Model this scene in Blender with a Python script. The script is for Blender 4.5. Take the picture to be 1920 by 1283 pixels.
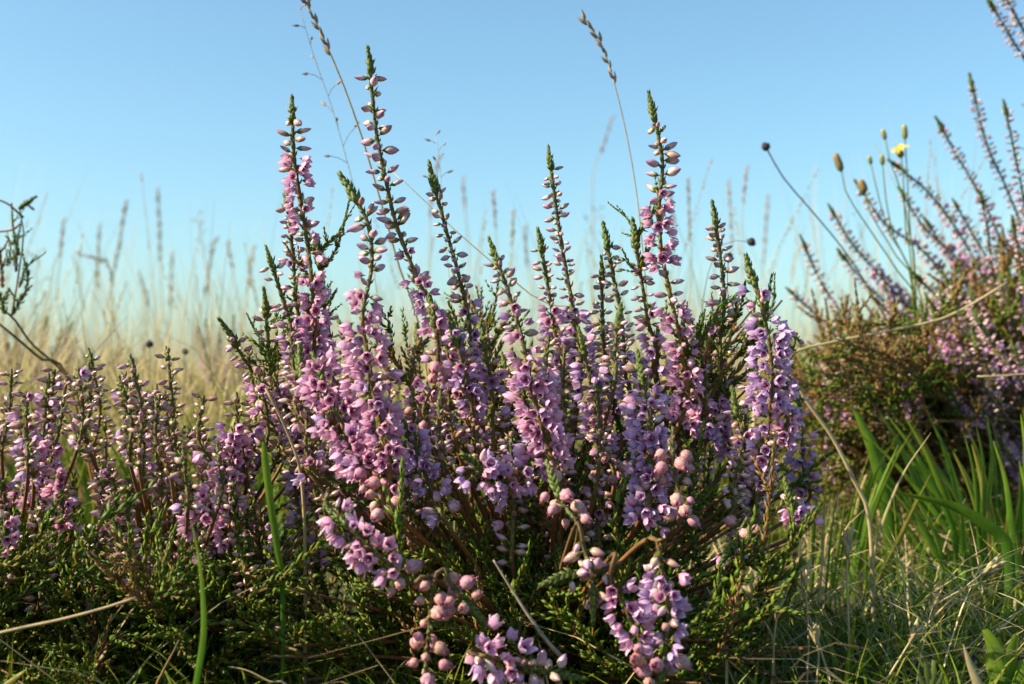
import bpy, math, random
import numpy as np
from mathutils import Matrix, Vector

random.seed(7)
rng = np.random.default_rng(11)
scene = bpy.context.scene
for o in list(bpy.data.objects):
    bpy.data.objects.remove(o)
COL = scene.collection

# ---------------------------------------------------------------- camera
FPX, HY, CAMH = 2400.0, 712.0, 0.088
PITCH = math.atan((HY - 641.5) / FPX)
cam_d = bpy.data.cameras.new("camera")
cam_d.sensor_width = 36.0
cam_d.lens = 36.0 * FPX / 1920.0
cam_d.clip_start, cam_d.clip_end = 0.01, 2000.0
cam_d.dof.use_dof = True
cam_d.dof.focus_distance = 0.35
cam_d.dof.aperture_fstop = 20.0
cam_d.dof.aperture_blades = 7
cam = bpy.data.objects.new("camera", cam_d)
COL.objects.link(cam)
cam.location = (0, 0, CAMH)
cam.rotation_euler = (math.pi / 2 + PITCH, 0, 0)
scene.camera = cam

# ---------------------------------------------------------------- sky, sun, exposure
SUN_EL = math.radians(34)
SUN_AZ = math.radians(-102)          # measured from the view direction (+Y), negative = to the left
sun_vec = Vector((math.sin(SUN_AZ) * math.cos(SUN_EL), math.cos(SUN_AZ) * math.cos(SUN_EL), math.sin(SUN_EL)))
world = bpy.data.worlds.new("World")
scene.world = world
world.use_nodes = True
wn = world.node_tree
wn.nodes.clear()
sky = wn.nodes.new("ShaderNodeTexSky")
sky.sky_type = 'NISHITA'
sky.sun_disc = False
sky.sun_elevation = SUN_EL
sky.sun_rotation = SUN_AZ
sky.altitude = 0
sky.air_density, sky.dust_density, sky.ozone_density = 0.95, 1.5, 5.0
bg = wn.nodes.new("ShaderNodeBackground")
bg.inputs[1].default_value = 0.115
wo = wn.nodes.new("ShaderNodeOutputWorld")
tint = wn.nodes.new("ShaderNodeMix")          # the photograph's slightly cyan white balance of the sky
tint.data_type, tint.blend_type = 'RGBA', 'MULTIPLY'
tint.inputs[0].default_value = 1.0
tint.inputs[7].default_value = (1.02, 1.14, 0.97, 1.0)
wn.links.new(sky.outputs[0], tint.inputs[6])
wn.links.new(tint.outputs[2], bg.inputs[0])
wn.links.new(bg.outputs[0], wo.inputs[0])
sun_d = bpy.data.lights.new("sun", 'SUN')
sun_d.energy, sun_d.angle, sun_d.color = 5.0, math.radians(0.5), (1.0, 0.88, 0.64)
sun = bpy.data.objects.new("sun", sun_d)
COL.objects.link(sun)
sun.rotation_euler = sun_vec.to_track_quat('Z', 'Y').to_euler()
vs = scene.view_settings
vs.view_transform, vs.look, vs.exposure, vs.gamma = 'Standard', 'None', 0.96, 1.0
vs.use_curve_mapping = False
scene.cycles.max_bounces = 8
scene.cycles.use_denoising = True

# ---------------------------------------------------------------- helpers
CP, SP = math.cos(PITCH), math.sin(PITCH)


def P(px, py, d):
    """the point of the place at depth d (metres ahead) seen at photo pixel px, py"""
    x, y = (px - 960.0) / FPX, (641.5 - py) / FPX
    return np.array([d * x, d * (CP - y * SP), CAMH + d * (SP + y * CP)])


def proj(p):
    q = np.asarray(p) - np.array([0, 0, CAMH])
    d = q[..., 1] * CP + q[..., 2] * SP
    u = -q[..., 1] * SP + q[..., 2] * CP
    d = np.maximum(d, 1e-3)
    return 960 + FPX * q[..., 0] / d, 641.5 - FPX * u / d, d


def nrm(v):
    v = np.asarray(v, float)
    return v / (np.linalg.norm(v, axis=-1, keepdims=True) + 1e-12)


def spline(pts, n):
    """Catmull-Rom through pts, n samples evenly spaced along its length"""
    p = np.asarray(pts, float)
    if len(p) == 2:
        p = np.stack([p[0], (p[0] + p[1]) / 2, p[1]])
    e = np.vstack([2 * p[0] - p[1], p, 2 * p[-1] - p[-2]])
    out = []
    for i in range(1, len(e) - 2):
        t = np.linspace(0, 1, 24, endpoint=False)[:, None]
        a, b, c, d = e[i - 1], e[i], e[i + 1], e[i + 2]
        out.append(0.5 * ((2 * b) + (-a + c) * t + (2 * a - 5 * b + 4 * c - d) * t ** 2 + (-a + 3 * b - 3 * c + d) * t ** 3))
    out.append(p[-1:])
    q = np.vstack(out)
    s = np.concatenate([[0], np.cumsum(np.linalg.norm(np.diff(q, axis=0), axis=1))])
    ss = np.linspace(0, s[-1], n)
    return np.stack([np.interp(ss, s, q[:, k]) for k in range(3)], 1), s[-1]


class MB:
    """collects vertices and faces, makes one mesh"""

    def __init__(self):
        self.v, self.q, self.t, self.qm, self.tm, self.g, self.r = [], [], [], [], [], [], []
        self.n = 0

    def add(self, V, Q=None, T=None, QM=0, TM=0, G=0.0, R=0.0):
        V = np.asarray(V, float).reshape(-1, 3)
        n = len(V)
        if Q is not None and len(Q):
            Q = np.asarray(Q, int).reshape(-1, 4)
            self.q.append(Q + self.n)
            self.qm.append(np.broadcast_to(np.asarray(QM, int), (len(Q),)))
        if T is not None and len(T):
            T = np.asarray(T, int).reshape(-1, 3)
            self.t.append(T + self.n)
            self.tm.append(np.broadcast_to(np.asarray(TM, int), (len(T),)))
        self.v.append(V)
        self.g.append(np.broadcast_to(np.asarray(G, float), (n,)))
        self.r.append(np.broadcast_to(np.asarray(R, float), (n,)))
        self.n += n
        return self

    def arrays(self):
        z = lambda L, w: np.concatenate(L) if L else np.zeros((0, w) if w else (0,), int)
        return dict(V=np.concatenate(self.v), Q=z(self.q, 4), T=z(self.t, 3), QM=z(self.qm, 0), TM=z(self.tm, 0),
                    G=np.concatenate(self.g), R=np.concatenate(self.r))

    def tube(self, path, rad, seg=5, mat=0, G=None, R=0.0, cap=True):
        path = np.asarray(path, float)
        n = len(path)
        rad = np.broadcast_to(np.asarray(rad, float), (n,))
        T = nrm(np.gradient(path, axis=0))
        ref = np.array([0.3, -0.9, 0.31]) if abs(np.dot(T.mean(0), [0.3, -0.9, 0.31])) < 0.8 else np.array([1.0, 0, 0])
        U = nrm(np.cross(T, ref))
        W = np.cross(T, U)
        a = np.linspace(0, 2 * math.pi, seg, endpoint=False)
        V = path[:, None] + rad[:, None, None] * (np.cos(a)[None, :, None] * U[:, None] + np.sin(a)[None, :, None] * W[:, None])
        i, j = np.meshgrid(np.arange(n - 1), np.arange(seg), indexing='ij')
        k = (j + 1) % seg
        Q = np.stack([i * seg + j, i * seg + k, (i + 1) * seg + k, (i + 1) * seg + j], -1).reshape(-1, 4)
        if G is None:
            G = np.linspace(0, 1, n)
        Gv = np.repeat(np.broadcast_to(G, (n,)), seg)
        Tr = []
        if cap:
            V = np.concatenate([V.reshape(-1, 3), path[[0, -1]]])
            Gv = np.concatenate([Gv, Gv[[0, -1]]])
            c0, c1 = n * seg, n * seg + 1
            for m in range(seg):
                Tr.append((c0, (m + 1) % seg, m))
                Tr.append((c1, (n - 1) * seg + m, (n - 1) * seg + (m + 1) % seg))
        return self.add(V, Q, Tr, mat, mat, Gv, R)

    def ribbon(self, path, width, side, mat=0, G=None, R=0.0, fold=0.25):
        """a blade with a keel: three vertices across"""
        path = np.asarray(path, float)
        n = len(path)
        width = np.broadcast_to(np.asarray(width, float), (n,))
        T = nrm(np.gradient(path, axis=0))
        S = np.broadcast_to(np.asarray(side, float), (n, 3))
        S = nrm(S - (S * T).sum(1, keepdims=True) * T)
        N = np.cross(T, S)
        V = np.stack([path - S * width[:, None] / 2, path + N * (width * fold)[:, None], path + S * width[:, None] / 2], 1).reshape(-1, 3)
        Q = []
        for i in range(n - 1):
            for j in range(2):
                Q.append((i * 3 + j, i * 3 + j + 1, i * 3 + j + 4, i * 3 + j + 3))
        if G is None:
            G = np.linspace(0, 1, n)
        return self.add(V, Q, None, mat, mat, np.repeat(np.broadcast_to(G, (n,)), 3), R)

    def inst(self, tpl, Rm, Tr, rnd):
        Rm, Tr = np.asarray(Rm, float), np.asarray(Tr, float)
        N, n = len(Tr), len(tpl['V'])
        if N == 0:
            return self
        V = np.einsum('nij,vj->nvi', Rm, tpl['V']) + Tr[:, None]
        off = (np.arange(N) * n)[:, None, None]
        self.add(V.reshape(-1, 3), (tpl['Q'][None] + off).reshape(-1, 4), (tpl['T'][None] + off).reshape(-1, 3),
                 np.tile(tpl['QM'], N), np.tile(tpl['TM'], N), np.tile(tpl['G'], N), np.repeat(np.asarray(rnd), n))
        return self

    def mesh(self, name, mats):
        return arr_mesh(name, self.arrays(), mats)


def arr_mesh(name, a, mats):
    me = bpy.data.meshes.new(name)
    nq, nt = len(a['Q']), len(a['T'])
    me.vertices.add(len(a['V']))
    me.vertices.foreach_set("co", a['V'].astype(np.float32).ravel())
    me.loops.add(nq * 4 + nt * 3)
    me.loops.foreach_set("vertex_index", np.concatenate([a['Q'].ravel(), a['T'].ravel()]).astype(np.int32))
    me.polygons.add(nq + nt)
    me.polygons.foreach_set("loop_start", np.concatenate([np.arange(nq) * 4, nq * 4 + np.arange(nt) * 3]).astype(np.int32))
    me.polygons.foreach_set("material_index", np.concatenate([a['QM'], a['TM']]).astype(np.int32))
    me.polygons.foreach_set("use_smooth", np.ones(nq + nt, bool))
    me.update(calc_edges=True)
    for nm, k in (("grad", 'G'), ("rnd", 'R')):
        at = me.attributes.new(nm, 'FLOAT', 'POINT')
        at.data.foreach_set("value", a[k].astype(np.float32))
    for m in mats:
        me.materials.append(m)
    return me


def link(name, me, parent=None, loc=(0, 0, 0)):
    o = bpy.data.objects.new(name, me)
    COL.objects.link(o)
    o.parent = parent
    o.location = loc
    return o


def tag(o, label=None, cat=None, group=None, kind=None):
    if label: o["label"] = label
    if cat: o["category"] = cat
    if group: o["group"] = group
    if kind: o["kind"] = kind
    return o


def thing(name, label, cat, loc, group=None):
    return tag(link(name, None, None, tuple(loc)), label, cat, group)


# ---------------------------------------------------------------- materials
def material(name, stops, tip=None, tip_pos=(0.0, 1.0), rough=0.55, transl=0.0, noise=0.25, nscale=900.0, spec=0.3):
    """stops: colours picked at random for each piece; tip: colour that takes over along the piece"""
    m = bpy.data.materials.new(name)
    m.use_nodes = True
    nt = m.node_tree
    nt.nodes.clear()
    N, L = nt.nodes.new, nt.links.new
    out = N("ShaderNodeOutputMaterial")
    pb = N("ShaderNodeBsdfPrincipled")
    oi = N("ShaderNodeObjectInfo")
    at = N("ShaderNodeAttribute"); at.attribute_name = "rnd"
    gr = N("ShaderNodeAttribute"); gr.attribute_name = "grad"
    ad = N("ShaderNodeMath"); ad.operation = 'ADD'
    L(oi.outputs["Random"], ad.inputs[0]); L(at.outputs["Fac"], ad.inputs[1])
    fr = N("ShaderNodeMath"); fr.operation = 'FRACT'; L(ad.outputs[0], fr.inputs[0])
    cr = N("ShaderNodeValToRGB")
    els = cr.color_ramp.elements
    while len(els) < len(stops): els.new(0.5)
    for i, c in enumerate(stops):
        els[i].position = i / max(1, len(stops) - 1)
        els[i].color = (*c, 1)
    L(fr.outputs[0], cr.inputs[0])
    col = cr.outputs[0]
    if tip is not None:
        mr = N("ShaderNodeMapRange")
        mr.inputs[1].default_value, mr.inputs[2].default_value = tip_pos
        mr.interpolation_type = 'SMOOTHSTEP'
        L(gr.outputs["Fac"], mr.inputs[0])
        mx = N("ShaderNodeMix"); mx.data_type = 'RGBA'
        L(mr.outputs[0], mx.inputs[0]); L(col, mx.inputs[6]); mx.inputs[7].default_value = (*tip, 1)
        col = mx.outputs[2]
    if noise:
        tc = N("ShaderNodeTexCoord")
        nz = N("ShaderNodeTexNoise"); nz.inputs["Scale"].default_value = nscale; nz.inputs["Detail"].default_value = 3
        L(tc.outputs["Object"], nz.inputs["Vector"])
        mr2 = N("ShaderNodeMapRange")
        mr2.inputs[1].default_value, mr2.inputs[2].default_value = 0.25, 0.75
        mr2.inputs[3].default_value, mr2.inputs[4].default_value = 1 - noise, 1 + noise
        L(nz.outputs[0], mr2.inputs[0])
        hs = N("ShaderNodeHueSaturation")
        L(mr2.outputs[0], hs.inputs["Value"]); L(col, hs.inputs["Color"])
        col = hs.outputs[0]
    L(col, pb.inputs["Base Color"])
    pb.inputs["Roughness"].default_value = rough
    pb.inputs["Specular IOR Level"].default_value = spec
    if transl:
        tr = N("ShaderNodeBsdfTranslucent"); L(col, tr.inputs[0])
        ms = N("ShaderNodeMixShader"); ms.inputs[0].default_value = transl
        L(pb.outputs[0], ms.inputs[1]); L(tr.outputs[0], ms.inputs[2])
        L(ms.outputs[0], out.inputs[0])
    else:
        L(pb.outputs[0], out.inputs[0])
    return m


M = dict(
    petal=material("petal", [(.72, .34, .53), (.68, .34, .58), (.78, .42, .60), (.75, .33, .50), (.68, .38, .60)],
                   tip=(.85, .58, .71), tip_pos=(.4, 1.1), rough=.55, transl=.35, noise=.25, nscale=7.0),
    petalv=material("violet_petal", [(.60, .36, .62), (.56, .35, .66), (.64, .40, .63), (.52, .33, .62)],
                    tip=(.72, .54, .74), tip_pos=(.4, 1.1), rough=.55, transl=.35, noise=.25, nscale=7.0),
    brownleaf=material("brown_leaf", [(.20, .13, .035), (.26, .12, .04), (.16, .15, .035), (.30, .17, .06)],
                       tip=(.32, .20, .08), tip_pos=(.3, 1.2), rough=.6, transl=.25, noise=.25),
    inner=material("inner_petal", [(.52, .20, .40), (.48, .20, .42)], tip=(.70, .42, .60), tip_pos=(.3, 1.0), transl=.25, noise=.25, nscale=7.0),
    anther=material("anther", [(.06, .012, .025), (.09, .02, .02)], noise=.3),
    bud=material("bud", [(.80, .60, .56), (.68, .42, .50), (.84, .70, .60), (.60, .36, .46), (.72, .56, .46), (.50, .30, .26)],
                 tip=(.42, .20, .38), tip_pos=(.35, 1.0), rough=.24, transl=.2, noise=.25, nscale=7.0, spec=.7),
    budb=material("brown_bud", [(.68, .50, .38), (.54, .33, .25), (.78, .62, .50), (.40, .22, .16), (.64, .42, .40)],
                  tip=(.34, .17, .20), tip_pos=(.3, 1.0), rough=.24, transl=.15, noise=.25, nscale=7.0, spec=.7),
    old=material("old_bell", [(.62, .32, .28), (.58, .27, .34), (.64, .35, .28), (.54, .26, .40), (.62, .38, .36), (.50, .28, .20)],
                 tip=(.36, .10, .17), tip_pos=(.5, 1.05), rough=.55, transl=.25, noise=.4, nscale=6.0),
    leaf=material("leaf", [(.055, .12, .006), (.10, .17, .008), (.04, .085, .006), (.14, .18, .010), (.15, .11, .014)],
                  tip=(.16, .22, .012), tip_pos=(.3, 1.2), rough=.5, transl=.15, noise=.25),
    tipleaf=material("tip_leaf", [(.09, .15, .022), (.07, .12, .025), (.12, .16, .03)], tip=(.14, .17, .04), rough=.5, transl=.25, noise=.2),
    stem=material("stem", [(.24, .095, .03), (.17, .07, .028), (.28, .13, .035)], tip=(.085, .07, .03), tip_pos=(.45, 1.0), rough=.6, noise=.35),
    wood=material("wood", [(.10, .06, .04), (.16, .09, .05)], rough=.8, noise=.5),
    straw=material("straw", [(.52, .40, .20), (.44, .33, .17), (.60, .49, .27), (.36, .25, .13), (.50, .42, .22)], rough=.55, transl=.2, noise=.2, nscale=300),
    drygrass=material("dry_grass", [(.40, .30, .10), (.46, .35, .14), (.22, .26, .06), (.52, .40, .18), (.32, .20, .08)],
                      tip=(.54, .42, .21), rough=.6, transl=.3, noise=.2, nscale=200),
    grass=material("grass", [(.08, .17, .008), (.13, .21, .012), (.06, .13, .008), (.20, .23, .02), (.22, .18, .04)],
                   tip=(.28, .27, .04), tip_pos=(.5, 1.2), rough=.55, transl=.35, noise=.2, nscale=250, spec=.12),
    blade=material("broad_blade", [(.06, .15, .010), (.09, .20, .014), (.045, .12, .010)], tip=(.17, .25, .02), tip_pos=(.4, 1.1), rough=.5, transl=.35, noise=.35, nscale=120, spec=.2),
    seed=material("seed_head", [(.36, .28, .20), (.30, .22, .19), (.44, .33, .22)], rough=.6, transl=.2, noise=.3),
    darkhead=material("dark_head", [(.035, .03, .04), (.06, .04, .035)], rough=.8, noise=.4),
    yellow=material("yellow_petal", [(.75, .48, .03), (.80, .56, .05)], rough=.5, transl=.3, noise=.1),
    greenhead=material("green_head", [(.15, .17, .04), (.20, .19, .05)], tip=(.45, .33, .06), tip_pos=(.5, 1.0), rough=.6, noise=.2),
    brownhead=material("brown_head", [(.20, .14, .05), (.17, .13, .05)], tip=(.26, .15, .07), tip_pos=(.4, 1.0), rough=.7, noise=.3),
    stick=material("stick", [(.26, .21, .16), (.30, .25, .19)], rough=.8, noise=.4, nscale=500),
    orange=material("orange_leaf", [(.55, .17, .05), (.50, .20, .05)], tip=(.35, .30, .05), tip_pos=(.4, 1.0), rough=.5, transl=.3, noise=.2),
)


def ground_material():
    m = bpy.data.materials.new("soil_and_moss")
    m.use_nodes = True
    nt = m.node_tree
    N, L = nt.nodes.new, nt.links.new
    pb = nt.nodes["Principled BSDF"]
    tc = N("ShaderNodeTexCoord")
    a = N("ShaderNodeTexNoise"); a.inputs["Scale"].default_value = 60; a.inputs["Detail"].default_value = 8
    b = N("ShaderNodeTexNoise"); b.inputs["Scale"].default_value = 0.7; b.inputs["Detail"].default_value = 6
    L(tc.outputs["Object"], a.inputs["Vector"]); L(tc.outputs["Object"], b.inputs["Vector"])
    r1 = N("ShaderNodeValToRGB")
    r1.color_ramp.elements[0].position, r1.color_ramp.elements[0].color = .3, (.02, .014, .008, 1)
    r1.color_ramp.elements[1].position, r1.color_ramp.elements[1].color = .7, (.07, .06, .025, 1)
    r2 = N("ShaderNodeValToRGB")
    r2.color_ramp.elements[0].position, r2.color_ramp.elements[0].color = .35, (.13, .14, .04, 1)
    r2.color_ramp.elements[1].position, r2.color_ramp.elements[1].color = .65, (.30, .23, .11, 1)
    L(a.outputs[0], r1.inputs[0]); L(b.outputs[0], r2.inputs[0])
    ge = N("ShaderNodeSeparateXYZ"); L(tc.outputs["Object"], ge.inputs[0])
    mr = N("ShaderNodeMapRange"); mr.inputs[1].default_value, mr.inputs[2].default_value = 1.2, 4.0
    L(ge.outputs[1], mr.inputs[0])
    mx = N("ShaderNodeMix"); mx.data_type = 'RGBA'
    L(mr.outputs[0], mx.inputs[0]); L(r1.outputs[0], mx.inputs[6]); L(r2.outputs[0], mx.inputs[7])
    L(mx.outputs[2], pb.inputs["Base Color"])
    pb.inputs["Roughness"].default_value = .9
    bp = N("ShaderNodeBump"); bp.inputs["Distance"].default_value = .006
    L(a.outputs[0], bp.inputs["Height"]); L(bp.outputs[0], pb.inputs["Normal"])
    return m


# ---------------------------------------------------------------- ground: one sheet to the horizon
def gz(x, y):
    """height of the ground"""
    x, y = np.asarray(x, float), np.asarray(y, float)
    z = .004 * np.sin(x * 23 + 1.3) * np.cos(y * 19) + .010 * np.sin(x * 6.1 + y * 4.3) + .006 * np.sin(x * 11 - y * 8)
    near = np.clip(np.hypot(x, y - .36) / .5, 0, 1)
    z = z * near
    far = np.clip((y - 3) / 30, 0, 1)
    bank = .07 * np.exp(-((x - .42) ** 2 / .05 + (y - .85) ** 2 / .10))          # the rise under the heather on the right
    return z + bank + far * .25 * np.sin(x * .21 + .5) * np.sin(y * .13)


def build_ground():
    ys = np.concatenate([np.linspace(-1.5, 1.6, 63), 1.6 * (600 / 1.6) ** np.linspace(.03, 1, 45)])
    xs = np.concatenate([-1.6 * (600 / 1.6) ** np.linspace(1, .03, 30), np.linspace(-1.6, 1.6, 65), 1.6 * (600 / 1.6) ** np.linspace(.03, 1, 30)])
    X, Y = np.meshgrid(xs, ys, indexing='xy')
    V = np.stack([X, Y, gz(X, Y)], -1).reshape(-1, 3)
    nx, ny = len(xs), len(ys)
    i, j = np.meshgrid(np.arange(ny - 1), np.arange(nx - 1), indexing='ij')
    Q = np.stack([i * nx + j, i * nx + j + 1, (i + 1) * nx + j + 1, (i + 1) * nx + j], -1).reshape(-1, 4)
    tag(link("ground", MB().add(V, Q).mesh("ground", [ground_material()])), kind="structure")


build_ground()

# ---------------------------------------------------------------- templates of the small pieces (unit size)
FM = ('petal', 'inner', 'anther', 'bud', 'old', 'leaf', 'tipleaf', 'stem', 'petalv', 'brownleaf', 'budb')
MI = {k: i for i, k in enumerate(FM)}
FMATS = [M[k] for k in FM]


def lobe(mb, ang, rho, zz, wid, mat, bulge=.05, g0=0.0, g1=1.0, tw=0.0):
    n = len(rho)
    ca, sa = math.cos(ang), math.sin(ang)
    o, s = np.array([ca, sa, 0]), np.array([-sa, ca, 0])
    V, G = [], []
    for k in range(n):
        c = o * rho[k] + np.array([0, 0, zz[k]])
        tk = tw * k / n
        V += [c - s * wid[k] - o * bulge * .5 + np.array([0, 0, tk]), c + o * bulge, c + s * wid[k] - o * bulge * .5 - np.array([0, 0, tk])]
        G += [g0 + (g1 - g0) * k / (n - 1)] * 3
    Q = []
    for i in range(n - 1):
        for j in range(2):
            Q.append((i * 3 + j, i * 3 + j + 1, i * 3 + j + 4, i * 3 + j + 3))
    mb.add(V, Q, None, mat, mat, G)


def bracts(mb, z, r, size, n=4, mat='leaf'):
    for k in range(n):
        lobe(mb, k * math.pi * 2 / n + .4, [r * .4, r, r * 1.15], [z, z + size * .5, z + size], [size * .12, size * .24, size * .02], MI[mat], bulge=.02)


def t_flower(flare, seed, pm='petal'):
    r = random.Random(seed)
    mb = MB()
    mb.tube([(0, 0, -.15), (0, 0, .0), (0, 0, .14)], [.035, .035, .06], 4, MI['stem'], cap=False)
    bracts(mb, .0, .13, .26)
    for k in range(4):
        f = flare * r.uniform(.85, 1.15)
        lobe(mb, k * math.pi / 2 + r.uniform(-.12, .12), np.array([.05, .25, .33, .39, .50]) * f,
             .12 + np.array([0, .10, .30, .54, .74]) * r.uniform(.9, 1.08), [.06, .20, .26, .22, .05], MI[pm], bulge=.055, tw=r.uniform(-.04, .04))
    for k in range(4):
        lobe(mb, k * math.pi / 2 + math.pi / 4, np.array([.04, .17, .21, .24]) * flare, .14 + np.array([0, .1, .25, .40]), [.05, .14, .15, .03], MI['inner'], bulge=.03)
    mb.tube([(0, 0, .16), (0, 0, .26), (0, 0, .44), (0, 0, .49)], [.05, .10, .09, .02], 6, MI['anther'])
    mb.tube([(0, 0, .4), (.02, 0, .62), (.05, 0, .80)], [.018, .018, .03], 3, MI['inner'], cap=False)
    return mb.arrays()


def revolve(mb, prof, seg, lobes, depth, mat, z0=0, twist=0):
    n = len(prof)
    V, G = [], []
    for i, (r, z) in enumerate(prof):
        for j in range(seg):
            a = 2 * math.pi * j / seg
            rr = r * (1 - depth * (0.5 + 0.5 * math.cos(lobes * a)) * math.sin(math.pi * min(1, i / (n - 1) + .15)))
            V.append((rr * math.cos(a + twist * i), rr * math.sin(a + twist * i), z0 + z))
            G.append(i / (n - 1))
    Q = [(i * seg + j, i * seg + (j + 1) % seg, (i + 1) * seg + (j + 1) % seg, (i + 1) * seg + j) for i in range(n - 1) for j in range(seg)]
    mb.add(V, Q, None, mat, mat, G)


def t_bud(fat, seed, bm='bud'):
    mb = MB()
    mb.tube([(0, 0, -.2), (0, 0, .06)], [.04, .05], 4, MI['stem'], cap=False)
    bracts(mb, -.02, .16, .38, mat='stem' if seed == 1 else 'leaf')
    revolve(mb, [(.02, .02), (.17 * fat, .14), (.25 * fat, .34), (.25 * fat, .56), (.16 * fat, .80), (.02, 1.0)], 8, 4, .22, MI[bm], twist=.06)
    return mb.arrays()


def t_old(openr, seed):
    mb = MB()
    mb.tube([(0, 0, -.2), (0, 0, .08)], [.035, .05], 4, MI['stem'], cap=False)
    bracts(mb, -.02, .16, .26)
    revolve(mb, [(.05, .02), (.30, .10), (.44, .30), (.46, .52), (.36, .75), (.20, .92), (openr, .98)], 16, 8, .20, MI['old'])
    for k in range(4):
        lobe(mb, k * math.pi / 2 + .4, [.26, .22, .10], [.88, 1.0, 1.12], [.12, .10, .02], MI['old'], bulge=.02, g0=.6)
    mb.tube([(0, 0, .85), (0, 0, .97)], [.16, .10], 5, MI['anther'])
    mb.tube([(0, 0, .95), (.02, 0, 1.3)], [.018, .02], 3, MI['inner'], cap=False)
    return mb.arrays()


def scale_leaf(mb, base, out, up, length, width, mat, R, spread):
    d = nrm(np.asarray(up) * math.cos(spread) + np.asarray(out) * math.sin(spread))
    s = nrm(np.cross(d, out)) * width
    nv = nrm(np.cross(s, d)) * width * .45
    b = np.asarray(base)
    V = [b - s * .4, b + s * .4, b + d * length * .45 + s * .5 - nv * .2, b + d * length * .45 - s * .5 - nv * .2, b + d * length * .5 + nv, b + d * length]
    mb.add(V, None, [(0, 1, 4), (1, 2, 4), (0, 4, 3), (4, 2, 5), (3, 4, 5), (2, 3, 5)], mat, mat, [0, 0, .5, .5, .5, 1], R)


def shoot_into(mb, path, mat, leaf_len, leaf_w, step, spread, r0, tipclose=True):
    n = max(4, int(np.linalg.norm(np.diff(path, axis=0), axis=1).sum() / step))
    p, L = spline(path, n)
    T = nrm(np.gradient(p, axis=0))
    mb.tube(p[::3] if n > 9 else p, np.linspace(r0, r0 * .5, len(p[::3] if n > 9 else p)), 4, MI['stem'], cap=False)
    ph = random.random() * 3
    for i in range(n):
        u = nrm(np.cross(T[i], [.31, .2, .93] if abs(T[i][2]) < .8 else [1, .1, 0]))
        w = np.cross(T[i], u)
        f = i / (n - 1)
        a0 = ph + (i % 2) * math.pi / 2
        sc = 1 - .35 * f if tipclose else 1
        sp = spread * (1 - .55 * f) if tipclose else spread
        for k in range(2):
            a = a0 + k * math.pi + random.uniform(-.25, .25)
            o = u * math.cos(a) + w * math.sin(a)
            scale_leaf(mb, p[i], o, T[i], leaf_len * sc * random.uniform(.8, 1.2), leaf_w * sc, mat, random.random(), sp * random.uniform(.8, 1.25))


def t_shoot(length, seed, side=True, lm='leaf'):
    random.seed(seed)
    mb = MB()
    b = length * .12
    path = [(0, 0, 0), (random.uniform(-b, b), random.uniform(-b, b), length * .5), (random.uniform(-b, b), random.uniform(-b, b), length)]
    shoot_into(mb, np.array(path), MI[lm], .0042, .0016, .0019, .5, .0004)
    if side:
        for k in range(int(length / .007)):
            t = random.uniform(.1, .75)
            base = np.array([path[1][0] * t * 1.5, path[1][1] * t * 1.5, length * t])
            a = random.uniform(0, 6.28)
            l = random.uniform(.005, .010)
            e = base + np.array([math.cos(a) * l * .7, math.sin(a) * l * .7, l * .75])
            shoot_into(mb, np.array([base, (base + e) / 2 + [0, 0, -.0006], e]), MI[lm], .0034, .0014, .0018, .5, .0003)
    return mb.arrays()


def t_tip(seed):
    """closed green cone of scale leaves at the end of a spike, unit length 1"""
    random.seed(seed)
    mb = MB()
    shoot_into(mb, np.array([(0, 0, -.05), (.02, .01, .45), (0, 0, .9)]), MI['tipleaf'], .36, .20, .075, .55, .08)
    return mb.arrays()


TPL = {
    'flower': [t_flower(f, 10 + i, pm) for pm in ('petal', 'petalv') for i, f in enumerate((.62, .85, 1.08, .74))],
    'bud': [t_bud(f, i, bm) for bm in ('bud', 'budb') for i, f in enumerate((.8, .95, 1.1))],
    'old': [t_old(f, i) for i, f in enumerate((.10, .15))],
    'tip': [t_tip(50), t_tip(51)],
    'shoot': [t_shoot(l, 100 + i) for i, l in enumerate((.018, .024, .030, .022, .034))] + [t_shoot(l, 120 + i, True, 'brownleaf') for i, l in enumerate((.018, .026, .032))],
}
PIECE = {'flower': ('flower', 'flower_mass'), 'bud': ('flower_bud', 'bud_mass'), 'old': ('faded_flower', 'faded_flower_mass'),
         'tip': ('leafy_tip', 'leafy_tip_mass'), 'shoot': ('leafy_shoot', 'foliage')}
TMESH = {k: [arr_mesh(PIECE[k][0], t, FMATS) for t in v] for k, v in TPL.items()}
random.seed(3)


def frame(d, roll):
    """rotation whose z axis is d"""
    d = nrm(d)
    ref = np.array([0, 0, 1.0]) if abs(d[2]) < .9 else np.array([1.0, 0, 0])
    x = nrm(np.cross(ref, d))
    y = np.cross(d, x)
    c, s = math.cos(roll), math.sin(roll)
    return np.stack([x * c + y * s, -x * s + y * c, d], 1)


UP = np.array([0, 0, 1.0])
TOWARD = nrm(np.array([-.55, -.8, .1]))


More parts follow.
